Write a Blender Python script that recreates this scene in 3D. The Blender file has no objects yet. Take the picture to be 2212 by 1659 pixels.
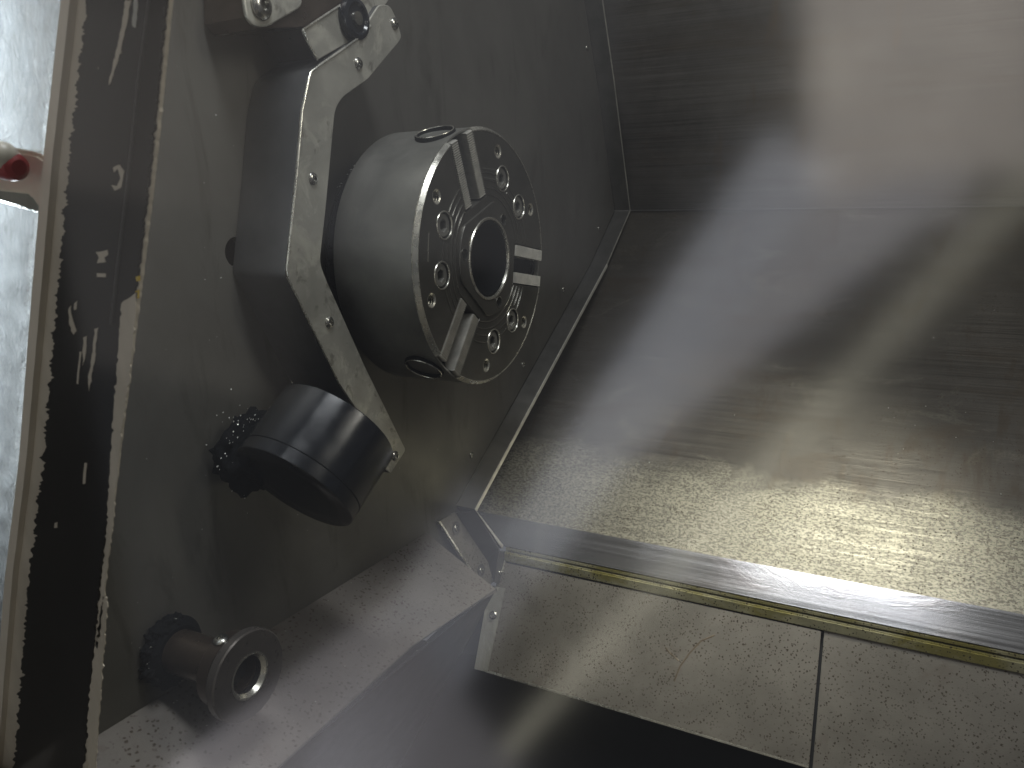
import bpy, bmesh, math, random
from mathutils import Vector, Matrix, noise
from math import sin, cos, pi, radians, hypot, atan2
random.seed(7)
S = bpy.context.scene
COL = S.collection

# ------------------------------------------------------------------ camera
FPX, CX, CY = 1700.0, 1106.0, 829.5          # focal length and centre, in a 2212 px wide picture
XA = Vector((0.884614279, -0.089511335, 0.457651940))   # world axes seen from the camera
YA = Vector((0.464863215, 0.246876671, -0.850267076))
ZA = Vector((-0.036877279, 0.964904175, 0.26))
M = Matrix((XA, YA, ZA))                     # camera to world
CAM = Vector((0.50921821, -0.66878329, 0.08048251))
cd = bpy.data.cameras.new('camera'); cam = bpy.data.objects.new('camera', cd); COL.objects.link(cam)
cam.matrix_world = Matrix.Translation(CAM) @ M.to_4x4()
cd.sensor_width = 36; cd.lens = 36 * FPX / 2212; cd.clip_start = 0.01; cd.clip_end = 50
cd.dof.use_dof = True; cd.dof.focus_distance = 0.78; cd.dof.aperture_fstop = 22
S.camera = cam
S.render.resolution_x = 1024; S.render.resolution_y = 768
S.view_settings.view_transform = 'Standard'; S.view_settings.look = 'None'
S.view_settings.gamma = 1; S.view_settings.exposure = 0.28
S.render.engine = 'CYCLES'
S.cycles.use_denoising = True
S.cycles.max_bounces = 10; S.cycles.transparent_max_bounces = 12
S.cycles.sample_clamp_indirect = 3.0
S.cycles.caustics_reflective = False

# ------------------------------------------------------------------ world (dim workshop air)
W = bpy.data.worlds.new('World'); S.world = W; W.use_nodes = True
W.node_tree.nodes['Background'].inputs[0].default_value = (0.9, 0.93, 1.0, 1)
W.node_tree.nodes['Background'].inputs[1].default_value = 0.065

def ray(u, v):
    return (M @ Vector((u - CX, CY - v, -FPX))).normalized()
def PX(u, v, x=0.0):                           # point of the plane X = x
    r = ray(u, v); return CAM + r * ((x - CAM.x) / r.x)
def PY(u, v, y):                               # point of the plane Y = y
    r = ray(u, v); return CAM + r * ((y - CAM.y) / r.y)
def PP(u, v, p, n):                            # point of the plane through p with normal n
    r = ray(u, v); return CAM + r * ((p - CAM).dot(n) / r.dot(n))

# ------------------------------------------------------------------ lamps
PANE_Y = -0.52
def area(name, loc, target, sx, sy, power, color, rot=None, spread=180):
    l = bpy.data.lights.new(name, 'AREA'); l.shape = 'RECTANGLE'; l.size = sx; l.size_y = sy
    l.energy = power; l.color = color; l.spread = radians(spread)
    o = bpy.data.objects.new(name, l); COL.objects.link(o)
    z = (Vector(loc) - Vector(target)).normalized()
    x = Vector(rot) if rot is not None else Vector((1, 0, 0))
    x = (x - z * x.dot(z)).normalized(); y = z.cross(x)
    m = Matrix((x, y, z)).transposed().to_4x4(); m.translation = Vector(loc); o.matrix_world = m
    return o
# unseen lamps added behind the camera, shaped to stand in for the workshop (their
# reflections lie over the glass of the door)
def reflection_lamp(name, a, b, w, radiance, color, dist=1.2):
    """an added area lamp shaped for one streak of reflection, 1.7 m behind the glass"""
    A = PY(*a, dist); B = PY(*b, dist)
    ax = B - A; L = ax.length
    n = Vector((-(b[1] - a[1]), b[0] - a[0])).normalized()
    mid = ((a[0] + b[0]) / 2, (a[1] + b[1]) / 2)
    q1 = PY(mid[0] + n.x * w / 2, mid[1] + n.y * w / 2, dist); q2 = PY(mid[0] - n.x * w / 2, mid[1] - n.y * w / 2, dist)
    wd = (q1 - q2); wd = (wd - ax.normalized() * wd.dot(ax.normalized())).length
    c = (A + B) / 2; c.y = 2 * PANE_Y - dist
    return area(name, c, c + Vector((0, 1, 0)), L, wd, radiance * pi * L * wd, color, rot=ax)
reflection_lamp('reflection_streak_lamp', (1990, -400), (1990, 385), 540, 1.75, (1.0, 0.90, 0.80))
reflection_lamp('reflection_streak_lamp', (1735, 325), (1130, 1200), 150, 1.6, (0.88, 0.91, 1.0))
reflection_lamp('reflection_streak_lamp', (1990, 400), (1360, 930), 120, 1.3, (0.95, 0.93, 0.98))
reflection_lamp('reflection_streak_lamp', (1100, 1110), (720, 1720), 220, 0.75, (0.88, 0.90, 1.0))
reflection_lamp('reflection_streak_lamp', (1000, 1500), (330, 1900), 440, 0.55, (0.95, 0.90, 0.95))
reflection_lamp('reflection_streak_lamp', (2310, 300), (985, 1740), 60, 1.15, (1.0, 0.95, 0.75))
reflection_lamp('reflection_veil_lamp', (-200, -50), (560, -50), 1000, 0.15, (1.0, 0.90, 0.80))
reflection_lamp('reflection_veil_lamp', (-200, 150), (600, 100), 1500, 0.11, (1.0, 0.92, 0.84))
reflection_lamp('reflection_veil_lamp', (560, 100), (1330, 100), 1000, 0.22, (0.95, 0.96, 1.0))
reflection_lamp('reflection_streak_lamp', (1760, 150), (2020, 120), 170, 0.8, (1.0, 0.95, 0.78))
reflection_lamp('reflection_streak_lamp', (1700, 440), (2090, 420), 110, 1.25, (0.97, 0.92, 0.92))
reflection_lamp('reflection_streak_lamp', (1640, 560), (1860, 545), 120, 1.0, (0.94, 0.93, 0.98))
# work lamp in the roof of the machine, towards the tailstock
area('work_lamp', (0.50, 0.12, 0.60), (0.29, 0.17, -0.37), 0.16, 0.05, 0.55, (1.0, 0.97, 0.82), rot=(1, 0, 0), spread=42)
area('fill_lamp', (1.25, -0.10, 0.70), (0.3, 0.10, -0.2), 0.45, 0.08, 3.6, (1.0, 0.96, 0.86), rot=(1, 0, 0))  # wide fill added for ramp and apron, outside the narrow work lamp's beam
# unseen overhead lamp added to lift wall and chuck and give highlights
area('top_fill_lamp', (0.35, -0.30, 0.85), (0.0, 0.10, -0.1), 0.46, 0.16, 6.0, (0.93, 0.96, 1.0))

# ------------------------------------------------------------------ helpers
def tag(o, label=None, cat=None, group=None, kind=None):
    for k, v in (('label', label), ('category', cat), ('group', group), ('kind', kind)):
        if v: o[k] = v
    return o
def empty(name, loc, label, cat, group=None):
    o = bpy.data.objects.new(name, None); COL.objects.link(o); o.location = loc
    o.empty_display_size = 0.02
    return tag(o, label, cat, group)
def wloc(o):
    p = Vector(o.location)
    while o.parent: o = o.parent; p += o.location
    return p
def add(name, me, mat, parent=None, smooth=False):
    if mat and not me.materials: me.materials.append(mat)
    o = bpy.data.objects.new(name, me); COL.objects.link(o)
    if smooth is True:
        for p in me.polygons: p.use_smooth = True
    elif smooth:
        for p in me.polygons: p.use_smooth = True
        me.set_sharp_from_angle(angle=radians(smooth))
    if parent:
        me.transform(Matrix.Translation(-wloc(parent))); o.parent = parent
    return o
def bm_mesh(bm, name):
    bmesh.ops.recalc_face_normals(bm, faces=bm.faces)
    me = bpy.data.meshes.new(name); bm.to_mesh(me); bm.free(); return me
def mesh(name, vs, fs):
    me = bpy.data.meshes.new(name); me.from_pydata([tuple(v) for v in vs], [], fs); me.update(); return me

def slab(name, pts, vec, mat, parent=None, bev=0.0008, seg=2, smooth=30):
    """planar outline pts (3D) pushed along vec into a closed solid with soft edges"""
    bm = bmesh.new(); vec = Vector(vec)
    a = [bm.verts.new(p) for p in pts]; b = [bm.verts.new(Vector(p) + vec) for p in pts]
    n = len(a); bm.faces.new(a); bm.faces.new(b[::-1])
    for i in range(n): bm.faces.new((a[i], b[i], b[(i + 1) % n], a[(i + 1) % n]))
    bmesh.ops.recalc_face_normals(bm, faces=bm.faces)
    if bev:
        bmesh.ops.bevel(bm, geom=bm.edges[:], offset=bev, segments=seg, affect='EDGES', clamp_overlap=True)
    bmesh.ops.triangulate(bm, faces=[f for f in bm.faces if len(f.verts) > 4])
    return add(name, bm_mesh(bm, name), mat, parent, smooth)

def grid(name, a, b, c, d, nu, nv, mat, parent=None, bump=0.0, sc=8, thick=0.002, smooth=True, seed=0):
    """a gently uneven sheet between four corners, with real thickness"""
    a, b, c, d = map(Vector, (a, b, c, d)); n = (b - a).cross(d - a).normalized()
    vs = []; fs = []
    for layer in (0, 1):
        for j in range(nv + 1):
            for i in range(nu + 1):
                u = i / nu; v = j / nv
                p = a * (1 - u) * (1 - v) + b * u * (1 - v) + c * u * v + d * (1 - u) * v
                h = bump * noise.noise(p * sc + Vector((seed, 0, 0)))
                vs.append(p + n * h - n * thick * layer)
    W_ = nu + 1; N = W_ * (nv + 1)
    for j in range(nv):
        for i in range(nu):
            q = (j * W_ + i, j * W_ + i + 1, (j + 1) * W_ + i + 1, (j + 1) * W_ + i)
            fs.append(q); fs.append(tuple(N + k for k in q[::-1]))
    for i in range(nu):
        fs.append((i + 1, i, N + i, N + i + 1)); k = nv * W_; fs.append((k + i, k + i + 1, N + k + i + 1, N + k + i))
    for j in range(nv):
        k = j * W_; fs.append((k, k + W_, N + k + W_, N + k)); k += nu; fs.append((k + W_, k, N + k, N + k + W_))
    return add(name, mesh(name, vs, fs), mat, parent, 40 if smooth else False)

def lathe(name, prof, mat, parent=None, origin=(0, 0, 0), axis='X', seg=64, smooth=35, close=True):
    """revolve (axial, radius) pairs about an axis through origin"""
    if axis == 'X': ex, ey, ez = Vector((1, 0, 0)), Vector((0, 1, 0)), Vector((0, 0, 1))
    else:
        ex = Vector(axis).normalized(); ey = ex.orthogonal().normalized(); ez = ex.cross(ey)
    o = Vector(origin); vs = []; fs = []
    n = len(prof)
    for k in range(seg):
        t = 2 * pi * k / seg
        for (x, r) in prof: vs.append(o + ex * x + ey * (r * cos(t)) + ez * (r * sin(t)))
    for k in range(seg):
        for i in range(n - (0 if close else 1)):
            j = (i + 1) % n; k2 = (k + 1) % seg
            fs.append((k * n + i, k * n + j, k2 * n + j, k2 * n + i))
    bm = bmesh.new(); me = mesh(name, vs, fs); bm.from_mesh(me)
    bmesh.ops.remove_doubles(bm, verts=bm.verts, dist=1e-6)
    return add(name, bm_mesh(bm, name), mat, parent, smooth)

def plate(name, outline, holes, x_front, thick, bev, mat, parent=None, smooth=35):
    """flat plate in a Y-Z plane with real holes; rims are bevelled"""
    cu = bpy.data.curves.new(name, 'CURVE'); cu.dimensions = '2D'; cu.fill_mode = 'BOTH'
    for pts in [outline] + holes:
        sp = cu.splines.new('POLY'); sp.points.add(len(pts) - 1); sp.use_cyclic_u = True
        for p, q in zip(sp.points, pts): p.co = (q[0], q[1], 0, 1)
    cu.extrude = thick / 2 - bev; cu.bevel_depth = bev; cu.bevel_resolution = 1; cu.offset = -bev
    ob = bpy.data.objects.new(name, cu); COL.objects.link(ob)
    dg = bpy.context.evaluated_depsgraph_get(); me = bpy.data.meshes.new_from_object(ob.evaluated_get(dg))
    bpy.data.objects.remove(ob); bpy.data.curves.remove(cu)
    me.transform(Matrix(((0, 0, 1, x_front - thick / 2), (1, 0, 0, 0), (0, 1, 0, 0), (0, 0, 0, 1))))
    me.name = name; me.materials.clear()
    return add(name, me, mat, parent, smooth)
def circ(r, cy=0, cz=0, n=32, a0=0):
    return [(cy + r * cos(a0 + 2 * pi * k / n), cz + r * sin(a0 + 2 * pi * k / n)) for k in range(n)]
def rounded(pts, rad, seg=5):
    out = []; n = len(pts)
    for i in range(n):
        p = Vector(pts[i]); a = Vector(pts[i - 1]) - p; b = Vector(pts[(i + 1) % n]) - p
        r = rad[i] if isinstance(rad, (list, tuple)) else rad
        r = min(r, a.length * .45, b.length * .45)
        if r < 1e-5: out.append(tuple(p)); continue
        A = p + a.normalized() * r; B = p + b.normalized() * r
        for k in range(seg + 1):
            t = k / seg; out.append(tuple(A * (1 - t) ** 2 + p * 2 * t * (1 - t) + B * t * t))
    return out
def yz(l, x): return [(PX(u, v, x).y, PX(u, v, x).z) for u, v in l]

# ------------------------------------------------------------------ materials
def nodes(name):
    m = bpy.data.materials.new(name); m.use_nodes = True; nt = m.node_tree
    b = nt.nodes['Principled BSDF']; return m, nt, b
def N(nt, t, **kw):
    n = nt.nodes.new(t)
    for k, v in kw.items(): setattr(n, k, v)
    return n
def pos(nt, scale=(1, 1, 1), rot=(0, 0, 0)):
    tc = N(nt, 'ShaderNodeTexCoord'); mp = N(nt, 'ShaderNodeMapping')
    mp.inputs['Scale'].default_value = scale; mp.inputs['Rotation'].default_value = rot
    nt.links.new(tc.outputs['Object'], mp.inputs[0]); return mp.outputs[0]
def tex(nt, vec, scale, detail=4, rough=.55, dist=0):
    t = N(nt, 'ShaderNodeTexNoise'); t.inputs['Scale'].default_value = scale; t.inputs['Detail'].default_value = detail
    t.inputs['Roughness'].default_value = rough; t.inputs['Distortion'].default_value = dist
    nt.links.new(vec, t.inputs['Vector']); return t.outputs[0]
def ramp(nt, fac, stops):
    r = N(nt, 'ShaderNodeValToRGB'); e = r.color_ramp.elements
    while len(e) < len(stops): e.new(.5)
    for k, (p, c) in enumerate(stops):
        e[k].position = p; e[k].color = c if len(c) == 4 else (*c, 1)
    nt.links.new(fac, r.inputs[0]); return r.outputs[0]
def g(v): return (v, v, v)
def mixc(nt, fac, a, b, mode='MIX'):
    m = N(nt, 'ShaderNodeMix', data_type='RGBA', blend_type=mode)
    for s, v in ((0, fac), (6, a), (7, b)):
        if isinstance(v, (int, float)): m.inputs[s].default_value = v
        elif isinstance(v, tuple): m.inputs[s].default_value = v if len(v) == 4 else (*v, 1)
        else: nt.links.new(v, m.inputs[s])
    return m.outputs[2]
def bumpn(nt, b, h, strength, dist=.001, prev=None):
    n = N(nt, 'ShaderNodeBump'); n.inputs['Strength'].default_value = strength; n.inputs['Distance'].default_value = dist
    nt.links.new(h, n.inputs['Height'])
    if prev is not None: nt.links.new(prev, n.inputs['Normal'])
    nt.links.new(n.outputs[0], b.inputs['Normal']); return n.outputs[0]

def metal(name, c1, c2, rough=(.3, .5), metallic=.85, streak=None, blotch=14, pits=0, pitcol=(.06, .046, .033),
          stain=None, grain=.15, pitscale=330, aniso=0, foot=None, spec=.5):
    m, nt, b = nodes(name)
    p = pos(nt); n1 = tex(nt, p, blotch, 6, .6, .4)
    col = ramp(nt, n1, [(.32, c1), (.68, c2)])
    rr = ramp(nt, tex(nt, p, blotch * 2.3, 5), [(.3, g(rough[0])), (.7, g(rough[1]))])
    if streak:
        s = tex(nt, pos(nt, streak), 60, 4, .7)
        col = mixc(nt, .35, col, ramp(nt, s, [(.35, g(.25)), (.65, g(1.0))]), 'MULTIPLY')
        rr = mixc(nt, .5, rr, ramp(nt, s, [(.3, g(rough[0] * .7)), (.7, g(min(1, rough[1] * 1.3)))]))
    if stain:
        for (sc, lo, hi, sc_col, fac) in stain:
            s = ramp(nt, tex(nt, pos(nt, sc), 10, 6, .65, .5), [(lo, g(0)), (hi, g(1))])
            f = N(nt, 'ShaderNodeMath', operation='MULTIPLY'); f.inputs[1].default_value = fac
            nt.links.new(s, f.inputs[0]); col = mixc(nt, f.outputs[0], col, sc_col)
    if foot:      # lamp light at the foot of the sheet, painted in as pale speckled colour
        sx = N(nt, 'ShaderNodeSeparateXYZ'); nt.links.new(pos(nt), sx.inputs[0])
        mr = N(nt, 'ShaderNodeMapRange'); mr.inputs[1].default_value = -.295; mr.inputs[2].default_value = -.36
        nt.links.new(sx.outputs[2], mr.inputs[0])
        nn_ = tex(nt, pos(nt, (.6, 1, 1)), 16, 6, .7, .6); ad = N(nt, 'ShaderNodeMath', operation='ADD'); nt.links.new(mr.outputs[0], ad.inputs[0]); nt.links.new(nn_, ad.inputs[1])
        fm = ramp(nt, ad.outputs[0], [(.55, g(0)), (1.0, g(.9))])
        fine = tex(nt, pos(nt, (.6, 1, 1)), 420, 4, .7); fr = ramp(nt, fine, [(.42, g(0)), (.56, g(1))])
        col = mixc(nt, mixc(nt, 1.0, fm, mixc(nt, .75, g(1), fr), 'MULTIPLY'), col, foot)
    h = tex(nt, p, 900, 3)
    nb = bumpn(nt, b, h, grain, .0006)
    if streak: nb = bumpn(nt, b, s, .12, .0006, nb)
    if pits:
        v = N(nt, 'ShaderNodeTexVoronoi'); v.inputs['Scale'].default_value = pitscale; v.inputs['Randomness'].default_value = 1
        wp = N(nt, 'ShaderNodeVectorMath', operation='ADD'); nz = N(nt, 'ShaderNodeTexNoise'); nz.inputs['Scale'].default_value = 300
        nt.links.new(p, nz.inputs['Vector'])
        sm = N(nt, 'ShaderNodeVectorMath', operation='SCALE'); sm.inputs['Scale'].default_value = .004
        nt.links.new(nz.outputs['Color'], sm.inputs[0]); nt.links.new(p, wp.inputs[0]); nt.links.new(sm.outputs[0], wp.inputs[1])
        nt.links.new(wp.outputs[0], v.inputs['Vector'])
        d = ramp(nt, v.outputs['Distance'], [(.20, g(1)), (.36, g(0))])
        keep = ramp(nt, tex(nt, p, 45, 4), [(.32, g(0)), (.52, g(1))])
        sepc = N(nt, 'ShaderNodeSeparateColor'); nt.links.new(v.outputs['Color'], sepc.inputs[0])
        k2 = N(nt, 'ShaderNodeMath', operation='LESS_THAN'); k2.inputs[1].default_value = pits; nt.links.new(sepc.outputs[0], k2.inputs[0])
        f = mixc(nt, 1.0, mixc(nt, 1.0, d, keep, 'MULTIPLY'), k2.outputs[0], 'MULTIPLY')
        col = mixc(nt, f, col, pitcol); rr = mixc(nt, f, rr, g(.7))
        nb = bumpn(nt, b, f, -.5, .0006, nb)
    nt.links.new(col, b.inputs['Base Color']); nt.links.new(rr, b.inputs['Roughness'])
    b.inputs['Metallic'].default_value = metallic; b.inputs['Specular IOR Level'].default_value = spec
    if aniso: b.inputs['Anisotropic'].default_value = aniso
    return m

wall_mat = metal('sooty wall steel', (.088, .083, .073), (.13, .125, .112), (.34, .50), .55, blotch=5,
                 stain=[((1, 3, .8), .55, .75, (.045, .04, .032), .6)])
sheet_mat = metal('brushed back sheet', (.075, .071, .067), (.13, .122, .113), (.34, .50), .7, streak=(.05, 9, 9), blotch=6,
                  stain=[((.3, 2, 2.5), .5, .7, (.07, .055, .04), .45), ((3, 1, .6), .60, .72, (.10, .075, .05), .5)])
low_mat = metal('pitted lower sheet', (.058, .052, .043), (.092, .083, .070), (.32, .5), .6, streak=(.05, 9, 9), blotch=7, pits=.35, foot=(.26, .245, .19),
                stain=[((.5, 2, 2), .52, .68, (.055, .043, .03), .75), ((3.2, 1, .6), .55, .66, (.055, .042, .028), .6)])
speck_mat = metal('speckled galvanised steel', (.155, .143, .123), (.225, .208, .182), (.4, .6), .55, blotch=12, pits=.8,
                  stain=[((2, 2, 2), .6, .75, (.13, .10, .08), .5)], grain=.3, pitscale=300)
ramp_mat = metal('speckled ramp steel', (.125, .112, .10), (.185, .168, .15), (.42, .6), .5, blotch=14, pits=.8,
                 stain=[((3, 3, 3), .58, .7, (.10, .07, .055), .5)], grain=.35, pitscale=230)
polish_mat = metal('polished strip steel', (.21, .21, .22), (.29, .28, .275), (.14, .22), .75, streak=(.03, 4, 4), blotch=5,
                   stain=[((.6, 2, 2), .55, .75, (.2, .17, .15), .5)], grain=.05)
rail_mat = metal('oil yellowed rail', (.34, .33, .22), (.50, .47, .30), (.35, .55), .7, blotch=30, pits=.6,
                 stain=[((1, 2, 2), .5, .62, (.26, .23, .05), .8)])
flange_mat = metal('dull flange steel', (.085, .083, .078), (.125, .12, .113), (.38, .5), .7, blotch=20)
edge_mat = metal('bright cut edge', (.55, .54, .48), (.75, .73, .66), (.3, .45), .6, blotch=60)
arm_mat = metal('arm face steel', (.26, .255, .225), (.37, .36, .32), (.38, .55), .6, blotch=18,
                stain=[((5, 3, 3), .50, .62, (.50, .485, .42), .6), ((7, 6, 5), .58, .66, (.13, .12, .10), .65)])
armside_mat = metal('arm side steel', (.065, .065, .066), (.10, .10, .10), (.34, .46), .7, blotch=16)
chuck_mat = metal('chuck body steel', (.13, .13, .118), (.20, .195, .178), (.36, .5), .6, blotch=16,
                  stain=[((6, 1, 1), .55, .75, (.20, .195, .17), .4)])
face_mat = metal('chuck face steel', (.085, .083, .074), (.13, .125, .112), (.28, .42), .8, blotch=20, grain=.1,
                 stain=[((3, 3, 3), .58, .72, (.07, .055, .04), .5)])
strip_mat = metal('serration steel', (.45, .44, .40), (.65, .63, .57), (.3, .45), .7, blotch=90)
bright_mat = metal('bright machined steel', (.50, .49, .44), (.70, .68, .60), (.2, .35), .9, blotch=50)
screw_mat = metal('screw steel', (.28, .28, .26), (.42, .41, .38), (.15, .28), .95, blotch=80)
dark_mat = metal('oily dark steel', (.012, .013, .016), (.03, .03, .034), (.2, .4), .5, blotch=40)
black_mat = metal('glossy black housing', (.004, .005, .007), (.008, .009, .012), (.15, .24), .0, blotch=30,
                  stain=[((8, 8, 8), .68, .74, (.12, .12, .12), .5)], grain=.05)
matte_mat = metal('matt black plastic and recess shade', (.002, .0024, .003), (.004, .0045, .0055), (.75, .95), .0, blotch=30, spec=.12)  # also paints the shade inside bore, slots and ports as black colour
brown_mat = metal('brown oily bronze', (.055, .042, .033), (.085, .066, .052), (.25, .4), .7, blotch=30)
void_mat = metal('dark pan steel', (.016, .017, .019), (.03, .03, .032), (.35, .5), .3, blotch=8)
chip_mat = metal('bright chip', (.4, .4, .37), (.6, .6, .56), (.25, .4), .7, blotch=90)

def m_paint():
    m, nt, b = nodes('flaking black paint')
    p = pos(nt, (1, 1, .35)); s = ramp(nt, tex(nt, p, 70, 8, .7, 1.0), [(.70, g(0)), (.715, g(1))])
    col = mixc(nt, s, (.010, .009, .009), (.34, .31, .25))
    nt.links.new(col, b.inputs['Base Color']); b.inputs['Roughness'].default_value = .6; b.inputs['Specular IOR Level'].default_value = .18
    bumpn(nt, b, s, .6, .0006); return m
paint_mat = m_paint()
def m_pale(name, c1, c2, dark):
    m, nt, b = nodes(name)
    p = pos(nt, (1, 1, .3)); n1 = tex(nt, p, 60, 6, .6)
    col = ramp(nt, n1, [(.3, c1), (.7, c2)])
    s = ramp(nt, tex(nt, p, 120, 6, .7), [(.72, g(0)), (.76, g(1))])
    col = mixc(nt, s, col, dark); nt.links.new(col, b.inputs['Base Color']); b.inputs['Roughness'].default_value = .6
    bumpn(nt, b, n1, .3, .001); return m
pale_mat = m_pale('worn pale primer', (.44, .39, .31), (.60, .54, .44), (.16, .13, .09))
cream_mat = m_pale('cream frame paint', (.68, .61, .50), (.78, .71, .60), (.35, .29, .22))
def simple(name, c, r, me=0):
    m, nt, b = nodes(name); b.inputs['Base Color'].default_value = (*c, 1); b.inputs['Roughness'].default_value = r; b.inputs['Metallic'].default_value = me
    n = tex(nt, pos(nt), 200, 4); bumpn(nt, b, n, .1, .0005); return m
red_mat = simple('red grip', (.30, .018, .022), .4)
white_mat = simple('white grip', (.62, .58, .48), .35)
def m_glass():
    m = bpy.data.materials.new('door glass'); m.use_nodes = True; nt = m.node_tree; nt.nodes.clear()
    o = N(nt, 'ShaderNodeOutputMaterial'); mx = N(nt, 'ShaderNodeMixShader'); t = N(nt, 'ShaderNodeBsdfTransparent')
    gl = N(nt, 'ShaderNodeBsdfGlossy'); gl.distribution = 'GGX'
    t.inputs[0].default_value = (.97, .975, .97, 1)
    gl.inputs['Roughness'].default_value = .11
    gl.inputs['Color'].default_value = (1, 1, 1, 1)
    lw = N(nt, 'ShaderNodeFresnel'); lw.inputs[0].default_value = 1.5
    mu = N(nt, 'ShaderNodeMath', operation='MULTIPLY'); mu.inputs[1].default_value = 1.7
    nt.links.new(lw.outputs[0], mu.inputs[0])
    ge = N(nt, 'ShaderNodeNewGeometry'); inv = N(nt, 'ShaderNodeMath', operation='SUBTRACT'); inv.inputs[0].default_value = 1
    nt.links.new(ge.outputs['Backfacing'], inv.inputs[1]); m2 = N(nt, 'ShaderNodeMath', operation='MULTIPLY')
    nt.links.new(mu.outputs[0], m2.inputs[0]); nt.links.new(inv.outputs[0], m2.inputs[1]); nt.links.new(m2.outputs[0], mx.inputs[0])
    nt.links.new(t.outputs[0], mx.inputs[1]); nt.links.new(gl.outputs[0], mx.inputs[2]); nt.links.new(mx.outputs[0], o.inputs[0])
    return m
glass_mat = m_glass()
def m_wet():
    m = bpy.data.materials.new('wet crinkled plastic'); m.use_nodes = True; nt = m.node_tree; b = nt.nodes['Principled BSDF']
    b.inputs['Base Color'].default_value = (.93, .96, .97, 1); b.inputs['Roughness'].default_value = .08
    b.inputs['Transmission Weight'].default_value = .85; b.inputs['IOR'].default_value = 1.45
    n = tex(nt, pos(nt, (1, 1, .55)), 210, 4, .55, 2.5); bumpn(nt, b, n, 1.0, .012)
    o = nt.nodes['Material Output']; tr = N(nt, 'ShaderNodeBsdfTranslucent'); tr.inputs[0].default_value = (.85, .9, .92, 1)
    mx = N(nt, 'ShaderNodeMixShader'); mx.inputs[0].default_value = .14
    nt.links.new(b.outputs[0], mx.inputs[1]); nt.links.new(tr.outputs[0], mx.inputs[2]); nt.links.new(mx.outputs[0], o.inputs[0])
    return m
wet_mat = m_wet()

# ------------------------------------------------------------------ screws, shared
def dome_screw_mesh(r=.0045, h=.0022):
    prof = [(-.001, 0), (-.001, r), (h * .35, r), (h * .75, r * .82), (h, r * .5), (h, r * .42), (h * .3, r * .38), (h * .3, 0)]
    o = lathe('screw', prof, screw_mat, seg=20, close=False); me = o.data; bpy.data.objects.remove(o); return me
SCREW = dome_screw_mesh()
def rot_to(n):
    return Vector((1, 0, 0)).rotation_difference(Vector(n).normalized()).to_euler()
def screw(parent, p, n=(1, 0, 0), s=1.0, name='screw', me=None):
    o = bpy.data.objects.new(name, me or SCREW); COL.objects.link(o)
    if parent: o.parent = parent; o.location = Vector(p) - wloc(parent)
    else: o.location = p
    o.rotation_euler = rot_to(n); o.scale = (s, s, s); return o

# ------------------------------------------------------------------ headstock wall (plane X = 0)
XF = .028
FL = [(1262, -260), (1285, -100), (1300, 0), (1325, 175), (1360, 455), (1310, 570), (1025, 1100)]
fl = yz(FL, XF)
D_ = PX(1083, 1185, XF)
wall_out = [(-.70, .75)] + [(fl[0][0] + .02, .75)] + [fl[0]] + fl[1:] + [tuple(yz([(1035, 1160)], 0)[0]), tuple(yz([(1050, 1250)], 0)[0]), tuple(yz([(930, 1290)], 0)[0]), (-.2, -.43), (-.70, -.43)]
def wall_plane():
    # a fine grid with very slight waves, clipped to the outline, plus a rim
    hole = [circ(.0125, PX(512, 545).y, PX(512, 545).z, 36)]
    return plate('headstock_wall', wall_out, hole, 0, .012, .0004, wall_mat)
wall = tag(wall_plane(), 'dull grey steel headstock wall with oily soot around the chuck', kind='structure')
for u, v in [(1268, 103), (1293, 493), (1217, 625), (1130, 787), (1018, 983), (635, 825)]:
    screw(wall, PX(u, v, 0), s=.95)
# dark round plug beside the arm
pg = PX(512, 545, .0)
lathe('plug', [(-.016, 0), (-.016, .0135), (-.0125, .0135), (-.0125, 0)], matte_mat, wall, pg, seg=28, close=False)

# ------------------------------------------------------------------ guard flange
gf = empty('guard_flange', PX(1025, 1100, XF), 'dull steel guard flange edging the headstock wall with a bright cut lip', 'guard flange')
def offset_poly(pts, d):
    out = []; n = len(pts)
    for i in range(n):
        a = Vector(pts[max(i - 1, 0)]); b = Vector(pts[min(i + 1, n - 1)]); t = (b - a).normalized()
        out.append((pts[i][0] + t.y * d, pts[i][1] - t.x * d))
    return out
def lip(name, pts, x0, x1, th, mat, parent, bev=.0006):
    off = offset_poly(pts, th); bm = bmesh.new(); n = len(pts)
    rows = []
    for (p, x) in ((pts, x0), (pts, x1), (off, x1), (off, x0)):
        rows.append([bm.verts.new((x, q[0], q[1])) for q in p])
    for r in range(4):
        A, B = rows[r], rows[(r + 1) % 4]
        for i in range(n - 1): bm.faces.new((A[i], A[i + 1], B[i + 1], B[i]))
    bm.faces.new([r[0] for r in rows]); bm.faces.new([r[-1] for r in rows])
    bmesh.ops.recalc_face_normals(bm, faces=bm.faces)
    if bev: bmesh.ops.bevel(bm, geom=bm.edges[:], offset=bev, segments=1, affect='EDGES')
    return add(name, bm_mesh(bm, name), mat, parent, 30)
fl2 = fl + [(D_.y, D_.z)]
lip('flange_web', fl2, .0005, XF, -.0032, flange_mat, gf)
lip('cut_edge', fl[5:] + [(D_.y, D_.z)], XF + .0002, XF + .0014, -.0050, edge_mat, gf, 0)
lip('cut_edge', fl[:6], XF + .0002, XF + .0012, -.0026, arm_mat, gf, 0)
# folded end below the corner
vs = [PX(1077, 1187, XF), PX(1067, 1255, XF - .004), PX(1051, 1212, .008), PX(985, 1108, .002), PX(1027, 1103, XF)]
slab('folded_end', vs, Vector((0, .003, 0)), flange_mat, gf, .0003)

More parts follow.
